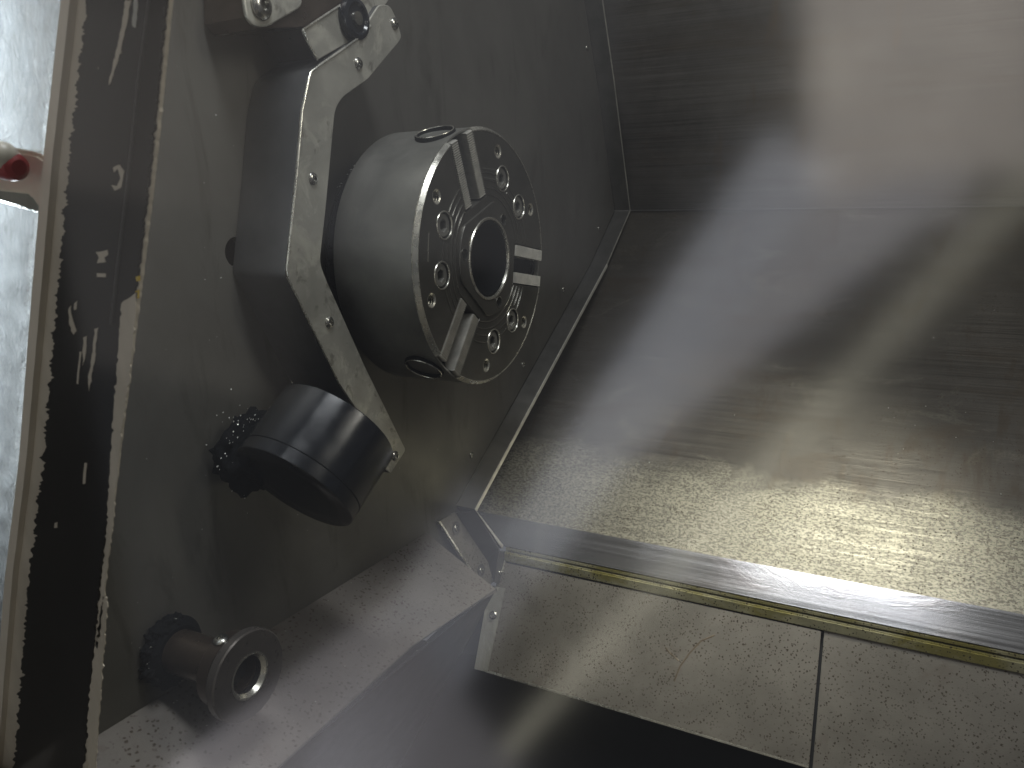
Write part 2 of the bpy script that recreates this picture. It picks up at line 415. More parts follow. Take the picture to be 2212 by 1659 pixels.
# bracket plate with two screws at the foot of the flange
bp = empty('corner_bracket', PX(1000, 1190, .004), 'narrow steel bracket plate with two washered screws below the flange corner', 'bracket')
pn = (PX(980, 1107, .001), PX(946, 1126, .001), PX(1048, 1268, .020))
nn = (pn[1] - pn[0]).cross(pn[2] - pn[0]).normalized()
if nn.dot(CAM - pn[0]) < 0: nn = -nn
bq = [PP(u, v, pn[0], nn) for u, v in [(946, 1126), (1042, 1273), (1064, 1256), (1051, 1212), (980, 1107)]]
slab('bracket_plate', [q + nn * .002 for q in bq], -nn * .002, speck_mat, bp, .0003)
slab('folded_rim', [PP(u, v, pn[0], nn) + nn * .003 for u, v in [(944, 1127), (1040, 1275), (1043, 1273), (947, 1125)]], -nn * .004, bright_mat, bp, .0002)
def washer_mesh():
    o = lathe('washer', [(0, .0045), (0, .0085), (.0007, .0085), (.0007, .0045)], flange_mat, seg=26); me = o.data; bpy.data.objects.remove(o); return me
WASH = washer_mesh()
for u, v in [(982, 1141), (1036, 1232)]:
    q = PP(u, v, pn[0], nn) + nn * .0023
    screw(bp, q, nn, 1, 'washer', WASH); screw(bp, q, nn, 1.05)

# ------------------------------------------------------------------ back of the work space (extruded along X)
XR = 1.6
def at(u, v): p = PX(u, v, XF); return (p.y, p.z)
off = .006
seam = (fl[4][0] + off, fl[4][1]); top = (fl[2][0] + off - .03, fl[2][1] + .35)
top0 = (fl[1][0] + off, fl[1][1] + .02); mid5 = (fl[5][0] + off, fl[5][1] - .004)
Sb = at(1090, 1115); Sb = (CAM.y + (Sb[0] - CAM.y) * 1.03, CAM.z + (Sb[1] - CAM.z) * 1.03); St = at(1090, 1178)
def band(name, a, b, mat, nu=60, nv=10, bump=0, sc=6, thick=.003, parent=None, x0=.002, x1=XR, seed=0):
    return grid(name, (x0, *a), (x1, *a), (x1, *b), (x0, *b), nu, nv, mat, parent, bump, sc, thick, True, seed)
upper = tag(band('back_wall', seam, (seam[0] - .10, .75), sheet_mat, x0=-.25, bump=.0012, seed=3), 'brushed steel back wall above the seam', kind='structure')
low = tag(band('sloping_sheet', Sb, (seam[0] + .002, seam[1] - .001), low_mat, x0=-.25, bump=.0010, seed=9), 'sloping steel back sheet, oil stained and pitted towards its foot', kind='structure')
band('seam_rib', (seam[0] - .0035, seam[1] - .0008), (seam[0] - .0035, seam[1] + .0004), flange_mat, nv=1, parent=low, thick=.002)

way = empty('way_cover', (XF, St[0], St[1]), 'polished strip over a yellowed rail, running along the foot of the sloping sheet', 'way cover')
band('polished_strip', (St[0] - .001, St[1]), (Sb[0] - .001, Sb[1] + .0005), polish_mat, parent=way, x0=-.05, bump=.0004)
G1 = at(1090, 1190); G2 = at(1090, 1208)
def bar(name, a, b, depth, mat, parent, x0, x1, bev=.001):
    a = Vector(a); b = Vector(b); 
    return slab(name, [(x0, *a), (x0, *b), (x0, b.x + depth, b.y), (x0, a.x + depth, a.y)], (x1 - x0, 0, 0), mat, parent, bev)
A0 = at(1090, 1180.5); A1 = at(1090, 1187)
bar('upper_rail', (A0[0] - .001, A0[1]), (A1[0] - .0012, A1[1]), .03, rail_mat, way, .030, XR, .0008)
B0 = at(1090, 1190); B1 = at(1090, 1207)
bar('lower_rail', (B0[0] - .004, B0[1]), (B1[0] - .0042, B1[1] - .0015), .03, rail_mat, way, .0285, XR, .0015)

# ------------------------------------------------------------------ apron below the rail
AB = at(1040, 1451); AT = at(1090, 1211)
XS = PP(1776, 1364, Vector((0, *AT)), Vector((0, AB[1] - AT[1], -(AB[0] - AT[0]))).normalized()).x
apn = Vector((0, -(AT[1] - AB[1]), (AT[0] - AB[0]))).normalized()
if apn.dot(CAM - Vector((0, *AT))) < 0: apn = -apn
def ap(u, v, h=0): return PP(u, v, Vector((0, *AT)), apn) + apn * h
apron = empty('apron_cover', (XF, AB[0], AB[1]), 'speckled galvanised apron cover in two sheets with an upright joint', 'apron cover')
p1 = [ap(1080, 1213), ap(1774, 1363), ap(1747.5, 1658), ap(1050, 1450)]
slab('sheet_panel', [q + apn * .003 for q in p1], -apn * .003, speck_mat, apron, .0007)
k = (ap(3400, 1715) - ap(1781, 1365))
p2 = [Vector((XS + .0022, *AT)), Vector((XR, *AT)), Vector((XR, *AB)), Vector((ap(1755, 1662).x, *AB))]
o = slab('sheet_panel', [q + apn * .0012 for q in p2], -apn * .003, speck_mat, apron, .0007)
tag(o, 'sheet right of the upright joint, set slightly back')
p3 = [ap(1060, 1265), ap(1095, 1271), ap(1056, 1452), ap(1028, 1445)]
slab('end_strip', [q + apn * .0055 for q in p3], -apn * .002, arm_mat, apron, .0005)
slab('gap_blocker', [Vector((.02, *AT)) - apn * .006, Vector((XR, *AT)) - apn * .006, Vector((XR, *AB)) - apn * .006, Vector((.06, *AB)) - apn * .006], -apn * .002, void_mat, apron, 0)  # dark sheet added to block light showing through the seams
slab('bottom_fold', [ap(1050, 1446, .0035), ap(1747, 1654, .0035), ap(1747, 1659, .0035), ap(1050, 1451.5, .0035)], -apn * .004, bright_mat, apron, .0003)
screw(apron, ap(1069, 1329, .0056), apn, 1.25)

# loose pieces of the joint between flange and rail
jb = empty('joint_clip', PX(1085, 1225, XF), 'small shiny spring clip between the flange foot and the rail', 'clip')
slab('clip_plate', [PX(u, v, XF + .001) for u, v in [(1078, 1190), (1096, 1192), (1092, 1262), (1068, 1258)]], (-.002, 0, 0), flange_mat, jb, .0003)
slab('bright_tab', [PX(u, v, XF + .0035) for u, v in [(1092, 1210), (1094, 1212), (1088, 1236), (1084, 1238)]], (-.002, 0, 0), bright_mat, jb, .0003)
screw(jb, PX(1080, 1238, XF + .0014), (1, -.4, .2), .7); screw(jb, PX(1083, 1253, XF + .0014), (1, -.4, .2), .6)

# ------------------------------------------------------------------ ramp below the wall
ra = PX(190, 1600, 0); rb = PX(920, 1150, 0); rc = PX(600, 1659, .1)
rn = (rb - ra).cross(rc - ra).normalized()
if rn.dot(CAM - ra) < 0: rn = -rn
def rp(u, v, h=0): return PP(u, v, ra, rn) + rn * h
RAMP = [(-700, 2150), (190, 1600), (920, 1150), (1075, 1275), (890, 1395), (600, 1659), (140, 2080)]
rq = [rp(u, v) for u, v in RAMP]; rq[0] = ra + (ra - rb) * .55
rmp = empty('chip_ramp', rp(760, 1380), 'speckled brownish steel ramp sloping down from the headstock wall', 'ramp')
slab('ramp_plate', rq, -rn * .002, ramp_mat, rmp, .0005)
e0, e1, e2 = rp(600, 1659), rp(890, 1395), rp(1072, 1272)
eo = rp(140, 2080)
def strip3(name, pl, h, w, mat, parent):
    q = [p + rn * h for p in pl]; dirv = (pl[-1] - pl[0]).cross(rn).normalized() * w
    return slab(name, q + [p + dirv for p in q[::-1]], -rn * .0012, mat, parent, .0002)
strip3('bright_edge', [eo, e0, e1, e2], .0008, .0012, flange_mat, rmp)
# apron of the ramp: drops down from its edge
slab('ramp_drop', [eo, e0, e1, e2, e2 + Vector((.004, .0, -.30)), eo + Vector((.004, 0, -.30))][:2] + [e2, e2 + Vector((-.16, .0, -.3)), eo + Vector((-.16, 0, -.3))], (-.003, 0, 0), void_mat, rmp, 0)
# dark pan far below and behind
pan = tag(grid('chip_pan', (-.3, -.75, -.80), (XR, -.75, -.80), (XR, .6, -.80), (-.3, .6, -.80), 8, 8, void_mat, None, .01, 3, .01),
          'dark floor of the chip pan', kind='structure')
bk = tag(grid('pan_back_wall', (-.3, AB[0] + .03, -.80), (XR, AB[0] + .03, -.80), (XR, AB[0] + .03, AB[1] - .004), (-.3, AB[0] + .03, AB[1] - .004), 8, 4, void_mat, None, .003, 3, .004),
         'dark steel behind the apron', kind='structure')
# pocket between the ramp's end and the apron
pk = [PX(u, v, .02) for u, v in [(1030, 1280), (1064, 1262), (1030, 1446), (800, 1520)]]

# ------------------------------------------------------------------ chuck
R = .122; XFACE = .128; XBACK = .036; TH = .020
DL = radians(-11.5)
ck = empty('lathe_chuck', (XBACK, 0, 0), 'large round dark steel power chuck with three jawless slots and a central bore', 'chuck')
lathe('spindle_nose', [(0, .045), (0, .088), (.018, .088), (.020, .094), (.034, .094), (.0355, .045)], dark_mat, ck, seg=72)
lathe('chip_ring', [(.012, .0885), (.012, .101), (.017, .103), (.020, .098), (.020, .0885)], dark_mat, ck, seg=72)
XB = XFACE - TH
lathe('chuck_body', [(XBACK, .040), (XBACK, R - .004), (XBACK + .004, R), (XFACE - .0040, R + .0002), (XFACE - .0040, R - .0014), (XB, R - .0014), (XB, .040)], chuck_mat, ck, seg=128)
# face plate with real holes
wn = .170 * R; rin = .455 * R; Rf = R - .0016
def slotang(i): return DL + i * 2 * pi / 3
outl = []
for i in range(3):
    t = slotang(i); c, s = cos(t), sin(t)
    ha = math.asin(wn / Rf)
    a_in = [( -wn, math.sqrt(Rf ** 2 - wn ** 2)), (-wn, rin), (wn, rin), (wn, math.sqrt(Rf ** 2 - wn ** 2))]
    # local frame: second coordinate along the slot
    for (lx, ly) in [(-wn, a_in[0][1]), (-wn, rin), (wn, rin), (wn, a_in[3][1])]:
        outl.append((ly * c - lx * s * 1.0, ly * s + lx * c))
    t1 = t + ha; t2 = slotang(i + 1) - ha
    for k in range(1, 30): a = t1 + (t2 - t1) * k / 30; outl.append((Rf * cos(a), Rf * sin(a)))
holes = [circ(.30 * R, n=72)]
BOLT = []; THR = []; SML = []
for i in range(3):
    m_ = slotang(i) + pi / 3
    for s in (-1, 1):
        a = m_ + s * radians(15.3); BOLT.append((.68 * R * cos(a), .68 * R * sin(a)))
        a = m_ + s * radians(25.2); THR.append((.856 * R * cos(a), .856 * R * sin(a)))
    a = m_; SML.append((.385 * R * cos(a), .385 * R * sin(a)))
rB, rT, rS = .097 * R, .052 * R, .042 * R
holes += [circ(rB, *p) for p in BOLT] + [circ(rT, *p, n=20) for p in THR] + [circ(rS, *p, n=20) for p in SML]
plate('face_plate', outl, holes, XFACE, TH, .0009, face_mat, ck)
# bright turned chamfer round the rim, cut at the slots
def arc_band(name, r0, r1, x0, x1, t0, t1, mat, parent, n=48):
    vs = []; fs = []
    for k in range(n + 1):
        t = t0 + (t1 - t0) * k / n
        for (x, r) in ((x0, r0), (x1, r0), (x1, r1), (x0, r1)): vs.append((x, r * cos(t), r * sin(t)))
    for k in range(n):
        for j in range(4): fs.append((k * 4 + j, k * 4 + (j + 1) % 4, (k + 1) * 4 + (j + 1) % 4, (k + 1) * 4 + j))
    fs += [(0, 1, 2, 3), (n * 4 + 3, n * 4 + 2, n * 4 + 1, n * 4)]
    bm = bmesh.new(); bm.from_mesh(mesh(name, vs, fs)); return add(name, bm_mesh(bm, name), mat, parent, 35)
def chamfer(t0, t1, n=60):
    prof = [(XFACE - .0045, R - .0025), (XFACE - .0045, R + .0004), (XFACE - .0032, R + .0006), (XFACE + .0004, R - .0024), (XFACE + .0003, R - .0034)]
    vs = []; fs = []; m = len(prof)
    for k in range(n + 1):
        t = t0 + (t1 - t0) * k / n
        for (x, r) in prof: vs.append((x, r * cos(t), r * sin(t)))
    for k in range(n):
        for j in range(m): fs.append((k * m + j, k * m + (j + 1) % m, (k + 1) * m + (j + 1) % m, (k + 1) * m + j))
    fs += [tuple(range(m)), tuple(n * m + j for j in range(m))[::-1]]
    bm = bmesh.new(); bm.from_mesh(mesh('rim_chamfer', vs, fs)); return add('rim_chamfer', bm_mesh(bm, 'rim_chamfer'), bright_mat, ck, 25)
for i in range(3): chamfer(slotang(i) + .175, slotang(i + 1) - .175)
# turned rings between the slots
for i in range(3):
    a0 = slotang(i); a1 = slotang(i + 1)
    for q, rr in enumerate((.50, .555, .61, .665)):
        gp = math.asin(min(.99, .18 / rr)) + .01
        t0, t1 = a0 + gp, a1 - gp
        if rr > .57:      # broken by the bolt counterbores
            mm = (a0 + a1) / 2; db = radians(15.3); hb = .165
            for (u0, u1) in ((t0, mm - db - hb), (mm - db + hb, mm + db - hb), (mm + db + hb, t1)):
                if u1 - u0 > .03: arc_band('turned_ring', (rr - .004) * R, (rr + .004) * R, XFACE - .001, XFACE + .0005, u0, u1, screw_mat, ck, 18)
        else: arc_band('turned_ring', (rr - .004) * R, (rr + .004) * R, XFACE - .001, XFACE + .0005, t0, t1, screw_mat, ck, 40)
# hub round the bore, trimmed flat at the slots
hub = []
for k in range(90):
    a = 2 * pi * k / 90; r_ = .452 * R
    for i in range(3):
        dd = (a - slotang(i) + pi) % (2 * pi) - pi
        if abs(dd) < radians(50): r_ = min(r_, .385 * R / max(cos(dd), .3))
    hub.append((r_ * cos(a), r_ * sin(a)))
plate('hub_ring', hub, [circ(.302 * R, n=72)] + [circ(rS, *p, n=20) for p in SML], XFACE + .0022, .004, .0006, face_mat, ck)
lathe('bore_rim', [(XFACE + .0005, .300 * R), (XFACE + .0030, .306 * R), (XFACE + .0032, .322 * R), (XFACE + .0015, .328 * R)], bright_mat, ck, seg=96)
lathe('bore_sleeve', [(XBACK, .300 * R), (XFACE + .001, .300 * R), (XFACE + .001, .285 * R), (XBACK, .285 * R)], matte_mat, ck, seg=72)
lathe('bore_floor', [(.001, 0), (.001, .36 * R), (.003, .36 * R), (.003, 0)], matte_mat, ck, seg=48, close=False)  # black colour stands for the shade deep in the bore
# serrated strips either side of each slot
def serrated(i, side):
    t = slotang(i); c, s = cos(t), sin(t)
    w0, w1 = .070 * R, .160 * R
    l0, l1 = .47 * R, .975 * R; nt_ = 30; st = (l1 - l0) / nt_
    vs = []; fs = []; tops = []
    prof = []
    for k in range(nt_):
        prof += [(l0 + st * k, .0000), (l0 + st * (k + .3), .0020), (l0 + st * (k + .65), .0020)]
    prof.append((l1, 0))
    for (l, h) in prof:
        for w in (w0, w1):
            lx = w * side
            y = l * c - lx * s; z = l * s + lx * c
            vs.append((XFACE - .0014 + h, y, z)); vs.append((XFACE - .012, y, z))
    n = len(prof)
    for k in range(n - 1):
        a = k * 4; b = a + 4
        fs += [(a, b, b + 2, a + 2), (a + 1, a + 3, b + 3, b + 1), (a, a + 1, b + 1, b), (a + 2, b + 2, b + 3, a + 3)]
    fs += [(0, 2, 3, 1), ((n - 1) * 4, (n - 1) * 4 + 1, (n - 1) * 4 + 3, (n - 1) * 4 + 2)]
    bm = bmesh.new(); bm.from_mesh(mesh('serrated_strip', vs, fs)); add('serrated_strip', bm_mesh(bm, 'serrated_strip'), strip_mat, ck)
for i in range(3):
    for sd in (-1, 1): serrated(i, sd)
    t = slotang(i); c, s = cos(t), sin(t)
    # floor of the slot and the T-nut tongue lying in it
    w = .066 * R
    q = [(l * c - lx * s, l * s + lx * c) for (lx, l) in ((-w, .46 * R), (w, .46 * R), (w, .97 * R), (-w, .97 * R))]
    slab('slot_floor', [(XFACE - .013, *p) for p in q], (-.004, 0, 0), matte_mat, ck, .0004)  # black for the shade in the slot channel
# socket bolts in the counterbores
def bolt_mesh():
    hx = lambda r: [(r * cos(pi / 6 + k * pi / 3), r * sin(pi / 6 + k * pi / 3)) for k in range(6)]
    o = plate('socket_bolt', circ(rB * .86, n=36), [hx(rB * .47)], 0, .008, .0009, screw_mat); me = o.data; bpy.data.objects.remove(o)
    bm = bmesh.new(); bm.from_mesh(me)
    v = [bm.verts.new((-.0075, *p)) for p in circ(rB * .8, n=24)]; bm.faces.new(v)
    bm.to_mesh(me); bm.free(); return me
BM = bolt_mesh(); BM.materials.clear(); BM.materials.append(bright_mat if False else chuck_mat)
for k, p in enumerate(BOLT):
    screw(ck, (XFACE - .0012, *p), name='socket_bolt', me=BM)
    lathe('counterbore_rim', [(XFACE - .0002, rB * .96), (XFACE + .0006, rB * .98), (XFACE + .0006, rB * 1.06), (XFACE - .0002, rB * 1.09)], bright_mat if k else bright_mat, ck, (0, *p), seg=36)
# threaded holes: stacked thread ridges down the bore
def thread_mesh():
    prof = [(-.0135, rT * .99)]
    for k in range(5):
        x = -.0125 + k * .0025; prof += [(x, rT * .99), (x + .0010, rT * .74), (x + .0016, rT * .74), (x + .0025, rT * .99)]
    prof += [(0, rT * 1.08), (-.0135, rT * 1.08)]
    o = lathe('threaded_hole', prof, bright_mat, seg=24, smooth=False); me = o.data; bpy.data.objects.remove(o)
    bm = bmesh.new(); bm.from_mesh(me); v = [bm.verts.new((-.013, *p)) for p in circ(rT * .9, n=24)]; bm.faces.new(v); bm.to_mesh(me); bm.free()
    return me
TM = thread_mesh()
for p in THR: screw(ck, (XFACE - .0002, *p), name='threaded_hole', me=TM)
for p in SML: lathe('pin_hole', [(XFACE - .008, 0), (XFACE - .008, rS * .98), (XFACE + .0024, rS * .98), (XFACE + .0026, rS * 1.15), (XFACE - .009, rS * 1.15), (XFACE - .009, 0)], screw_mat, ck, (0, *p), seg=24, close=False)
# round ports in the rim where each slot runs out
for i in range(3):
    t = slotang(i); ax = Vector((0, cos(t), sin(t))); o_ = ax * (R - .006) + Vector((XFACE - .027, 0, 0))
    lathe('rim_port', [(0, .019), (.0075, .019), (.0085, .0185), (.0085, .0165), (.0015, .0155), (.0012, 0), (0, 0)], matte_mat, ck, o_, ax, seg=40, close=False)  # recess shade put into the colour as black
    lathe('port_edge', [(.0080, .0183), (.0090, .0180), (.0090, .0172), (.0080, .0168)], bright_mat, ck, o_, ax, seg=40)
    lathe('key_nut', [(.001, 0), (.001, .008), (.004, .008), (.005, .006), (.005, 0)], screw_mat, ck, o_ + Vector((.004, 0, 0)), ax, seg=24, close=False)
# index lines stamped in the face beside the left bolts
for (u0, v0, u1, v1, w) in [(926, 500, 924, 566, .8)]:
    a = PX(u0, v0, XFACE); b = PX(u1, v1, XFACE); d = (b - a).normalized(); n_ = Vector((0, -d.z, d.y)) * .0004
    slab('scribed_line', [a - n_, b - n_, b + n_, a + n_], (.0004, 0, 0), bright_mat, ck, 0)
# gauge scratches by the top right bolt
for (u0, v0, u1, v1) in [(1042, 363, 1070, 366), (1046, 383, 1070, 388), (1050, 404, 1066, 408)]:
    a = PX(u0, v0, XFACE); b = PX(u1, v1, XFACE); d = (b - a).normalized(); n_ = Vector((0, -d.z, d.y)) * .0004
    slab('scribed_line', [a - n_, b - n_, b + n_, a + n_], (.0004, 0, 0), chuck_mat, ck, 0)

# ------------------------------------------------------------------ probe arm
XA_ = .060
arm = empty('tool_setter', PX(640, 580, 0), 'bent grey steel cover arm with domed screws in front of the chuck', 'arm')
ARM = [(819, 10), (843, 11), (857, 42), (868, 80), (861, 92), (835, 123), (795, 171), (740, 210), (724, 236), (720, 278), (704, 450), (691, 566),
       (703, 600), (790, 795), (877, 972), (844, 1023), (800, 985), (773, 888), (733, 828), (621, 597), (620, 578), (640, 385), (652, 240), (668, 162), (738, 109), (771, 85), (790, 55)]
rad = [.004, .006, .006, .008, .006, .004, .004, .006, .008, .004, .004, .006, .006, .004, .004, .002, .002, .004, .004, .006, .006, .004, .004, .008, .004, .003, .003]
apts = rounded([Vector(p) for p in yz(ARM, XA_)], rad, 4)
plate('arm_face', apts, [], XA_, .0022, .0007, arm_mat, arm)
inn = rounded([Vector(p) for p in yz(ARM, XA_ - .004)], rad, 4)
cy_ = sum(p[0] for p in inn) / len(inn)
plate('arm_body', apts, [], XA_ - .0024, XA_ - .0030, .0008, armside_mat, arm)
# bright folded edge along the near side
def wire(name, pts, r, mat, parent, seg=6):
    bm = bmesh.new(); rings = []
    for i, p in enumerate(pts):
        a = pts[max(0, i - 1)]; b = pts[min(len(pts) - 1, i + 1)]; t = (b - a).normalized(); e = t.orthogonal().normalized(); f = t.cross(e)
        if i == 0: e0_ = e
        e = (e0_ - t * e0_.dot(t)).normalized(); e0_ = e; f = t.cross(e)
        rings.append([bm.verts.new(p + e * r * cos(2 * pi * k / seg) + f * r * sin(2 * pi * k / seg)) for k in range(seg)])
    for A, B in zip(rings, rings[1:]):
        for k in range(seg): bm.faces.new((A[k], A[(k + 1) % seg], B[(k + 1) % seg], B[k]))
    bm.faces.new(rings[0]); bm.faces.new(rings[-1][::-1])
    return add(name, bm_mesh(bm, name), mat, parent, 60)
near = [(800, 55), (771, 84), (738, 108), (690, 141), (671, 156), (667, 168), (652, 240), (640, 385), (629, 490), (620, 578), (621, 598), (660, 680), (733, 828)]
wire('folded_edge', [PX(u, v, XA_ + .0002) for u, v in near], .0010, bright_mat, arm)
for u, v in [(852, 51), (774, 137), (676, 386), (711, 696), (853, 985)]:
    screw(arm, PX(u, v, XA_ + .0001), s=1.12)

# ------------------------------------------------------------------ arm pivot housing and brackets at the top
hs = empty('pivot_housing', PX(600, 40, 0), 'brownish steel pivot housing of the arm with a round corner and a socket bolt', 'housing')
HP = [(527, -40), (528, 5), (534, 36), (545, 53), (560, 59), (579, 58), (654, 14), (652, -60)]
hpts = rounded([Vector(p) for p in yz(HP, .050)], .006, 4)
plate('round_cover', hpts, [], .050, .0035, .0012, arm_mat, hs)
HB = [(557, 69), (620, 62), (655, 62), (684, 127), (640, 150), (600, 158), (520, -60), (660, -70)]
plate('housing_body', yz([(534, -60), (536, 36), (556, 62), (655, 60), (700, 130), (740, 60), (760, -80)], .0475), [], .0475, .046, .001, brown_mat, hs)
screw(hs, PX(563, 12, .0505), s=2.2)
pb = empty('pivot_bracket', PX(700, 60, .05), 'folded steel bracket plate with a round black knob above the arm', 'bracket')
PB = [(653, 64), (752, 0), (800, -40), (860, -30), (800, 60), (760, 88), (686, 130)]
ppts = rounded([Vector(p) for p in yz(PB, .054)], .003, 3)
plate('bracket_plate', ppts, [], .054, .0025, .0008, arm_mat, pb)
wire('bright_fold', [PX(u, v, .0545) for u, v in [(686, 130), (668, 96), (655, 64), (700, 34), (752, 0), (800, -35)]], .0010, bright_mat, pb)
kn = PX(758, 42, .054)
lathe('knob', [(0, 0), (0, .0165), (.004, .0175), (.007, .0165), (.008, .013), (.006, .011), (.006, 0)], black_mat, pb, kn, seg=40, close=False)
lathe('knob_hub', [(.006, 0), (.006, .006), (.0085, .0055), (.009, 0)], screw_mat, pb, kn, seg=24, close=False)

# ------------------------------------------------------------------ black probe can at the foot of the arm
def cam_dir(x, y, z): return (M @ Vector((x, y, z))).normalized()
axn = cam_dir(-.43, -.745, .50)
ctr_cap = PX(634, 1056, .085)
can = empty('probe_can', ctr_cap - axn * .05, 'glossy black cylindrical probe can at the lower end of the arm', 'can')
dist_ = (ctr_cap - CAM).length; Lc = .064; Rc = 138 / 1700 * dist_
o0 = ctr_cap - axn * Lc
lathe('can_body', [(0, 0), (0, Rc * .985), (.001, Rc), (Lc - .0008, Rc), (Lc, Rc - .0012), (Lc + .0003, Rc * .6), (Lc + .0004, 0)], black_mat, can, o0, axn, seg=96, close=False)
lathe('cap_joint', [(Lc - .012, Rc - .001), (Lc - .012, Rc + .0002), (Lc - .0112, Rc + .0002), (Lc - .0112, Rc - .001)], matte_mat, can, o0, axn, seg=96)

# ------------------------------------------------------------------ flanged coolant nozzle at the lower left
disc_mat = metal('worn disc steel', (.08, .072, .066), (.12, .108, .10), (.25, .38), .6, blotch=40)
sc_ = PX(365, 1398, 0)
nz = empty('coolant_nozzle', sc_, 'brown oily flanged nozzle tube standing out of the wall above the ramp', 'nozzle')
def sp(prof, name, mat, seg=56, close=True): return lathe(name, prof, mat, nz, (0, sc_.y, sc_.z), seg=seg, close=close)
sp([(0, .012), (0, .0245), (.006, .0265), (.010, .024), (.013, .0200), (.013, .012)], 'seal_collar', matte_mat)
sp([(.008, .012), (.008, .0172), (.070, .0172), (.070, .012)], 'tube', brown_mat)
sp([(.062, .012), (.062, .0265), (.0635, .028), (.074, .028), (.0745, .0225), (.079, .0225), (.0795, .012)], 'neck', brown_mat)
sp([(.0795, .016), (.0795, .0335), (.0808, .0345), (.0868, .0345), (.0880, .0335), (.0880, .0175), (.0845, .0160)], 'flange_disc', disc_mat, 80)
sp([(.0840, .0150), (.0872, .0168), (.0884, .0178), (.0884, .0162), (.0850, .0140)], 'bright_bore', bright_mat, 72)
sp([(.070, 0), (.070, .0155), (.0855, .0160), (.0855, .0150), (.072, .0140), (.072, 0)], 'bore', dark_mat, 48, False)
for a_ in (100, 250):
    t = radians(a_); q = Vector((.068, sc_.y + .028 * cos(t), sc_.z + .028 * sin(t)))
    screw(nz, q, (0, cos(t), sin(t)), 1.3)

# ------------------------------------------------------------------ window edge on the left: black painted strip, pale border
YS = -.465
wf = empty('window_frame', PY(230, 800, YS), 'black painted window edge strip with flaking paint and worn pale borders', 'window frame')
def edge_line(l, amp, freq, n=160, seed=0, spike=0):
    out = []
    L = []
    for (a, b) in zip(l, l[1:]): L.append(hypot(b[0] - a[0], b[1] - a[1]))
    T = sum(L)
    for k in range(n + 1):
        s = T * k / n; i = 0
        while i < len(L) - 1 and s > L[i]: s -= L[i]; i += 1
        f = s / L[i]; x = l[i][0] + (l[i + 1][0] - l[i][0]) * f; y = l[i][1] + (l[i + 1][1] - l[i][1]) * f
        w = noise.fractal(Vector((y * freq, seed, 0)), .8, 2.1, 4) * amp
        if spike and noise.noise(Vector((y * freq * 4.1, seed + 5, 1))) > .38: w += spike * random.random()
        out.append((x + w, y))
    return out
def strip_between(name, L, Rr, y, th, mat, bev=0):
    a = [PY(u, v, y) for u, v in L]; b = [PY(u, v, y) for u, v in Rr]; n = len(a)
    vs = a + b + [p + Vector((0, th, 0)) for p in a] + [p + Vector((0, th, 0)) for p in b]; fs = []
    for i in range(n - 1):
        fs += [(i, i + 1, n + i + 1, n + i), (2 * n + i, 3 * n + i, 3 * n + i + 1, 2 * n + i + 1),
               (i, 2 * n + i, 2 * n + i + 1, i + 1), (n + i, n + i + 1, 3 * n + i + 1, 3 * n + i)]
    fs += [(0, n, 3 * n, 2 * n), (n - 1, 3 * n - 1, 4 * n - 1, 2 * n - 1)]
    bm = bmesh.new(); bm.from_mesh(mesh(name, vs, fs)); return add(name, bm_mesh(bm, name), mat, wf)
base_l = [(202, -150), (187, 0), (150, 330), (125, 620), (92, 1000), (62, 1250), (30, 1659), (15, 1850)]
inner_r = [(384, -150), (366, 0), (330, 370), (303, 600), (262, 920), (222, 1250), (186, 1659), (170, 1850)]
Lb = [(a[0] + b[0] - c[0], a[1]) for a, b, c in zip(edge_line(base_l, 8, .045, 520, 2, 6), edge_line(base_l, 6, .22, 520, 77), edge_line(base_l, 0, .1, 520, 1))]
Rb = edge_line([(x - 8, y) for x, y in inner_r], 5, .06, 520, 11)
strip_between('black_paint', Lb, Rb, YS - .0012, .0011, paint_mat)
Rp = edge_line(inner_r, 2.2, .06, 220, 21)
Lp = edge_line([(x - 46, y) for x, y in base_l], 1, .02, 220, 31)
strip_between('primer_backing', Lp, Rp, YS, .0016, pale_mat)
# bare patches where the paint has come away, standing on the black
def patch(l, amp=2.0, seed=0, mat=pale_mat, n=60):
    cx = sum(p[0] for p in l) / len(l); out = []
    for i in range(len(l)):
        a = l[i]; b = l[(i + 1) % len(l)]; m_ = max(2, int(hypot(b[0] - a[0], b[1] - a[1]) / 7))
        for k in range(m_):
            f = k / m_; x = a[0] + (b[0] - a[0]) * f; y = a[1] + (b[1] - a[1]) * f
            out.append((x + amp * noise.noise(Vector((x * .11, y * .11, seed))), y + amp * noise.noise(Vector((x * .11, y * .11, seed + 9)))))
    slab('bare_patch', [PY(u, v, YS - .0014) for u, v in out], (0, .0006, 0), mat, wf, 0)
patch([(270, 0), (283, 0), (272, 60), (258, 120), (236, 185), (234, 180), (246, 130), (262, 60)], 3, 1)
patch([(290, -5), (298, -5), (293, 60), (285, 55)], 3, 2, arm_mat)
patch([(262, 655), (296, 630), (281, 800), (262, 930), (244, 1120), (226, 1270), (212, 1400), (205, 1400), (228, 1180), (240, 960), (252, 800)], 5, 3)
patch([(222, 1290), (232, 1290), (205, 1659), (190, 1659), (188, 1560), (200, 1430)], 5, 4)
patch([(207, 545), (232, 540), (233, 550), (226, 556), (228, 566), (210, 568), (214, 556)], 2, 5)
patch([(209, 590), (229, 591), (228, 599), (209, 598)], 1, 6)
patch([(244, 362), (258, 356), (268, 370), (262, 405), (248, 412), (240, 400), (252, 402), (260, 385), (254, 364), (246, 372)], 1, 7)
patch([(148, 665), (152, 660), (156, 690), (166, 715), (158, 722), (150, 700)], 3, 8)
patch([(180, 730), (187, 728), (186, 760), (178, 790)], 3, 9)
patch([(205, 712), (212, 708), (200, 800), (192, 845), (190, 820), (200, 760)], 4, 10)
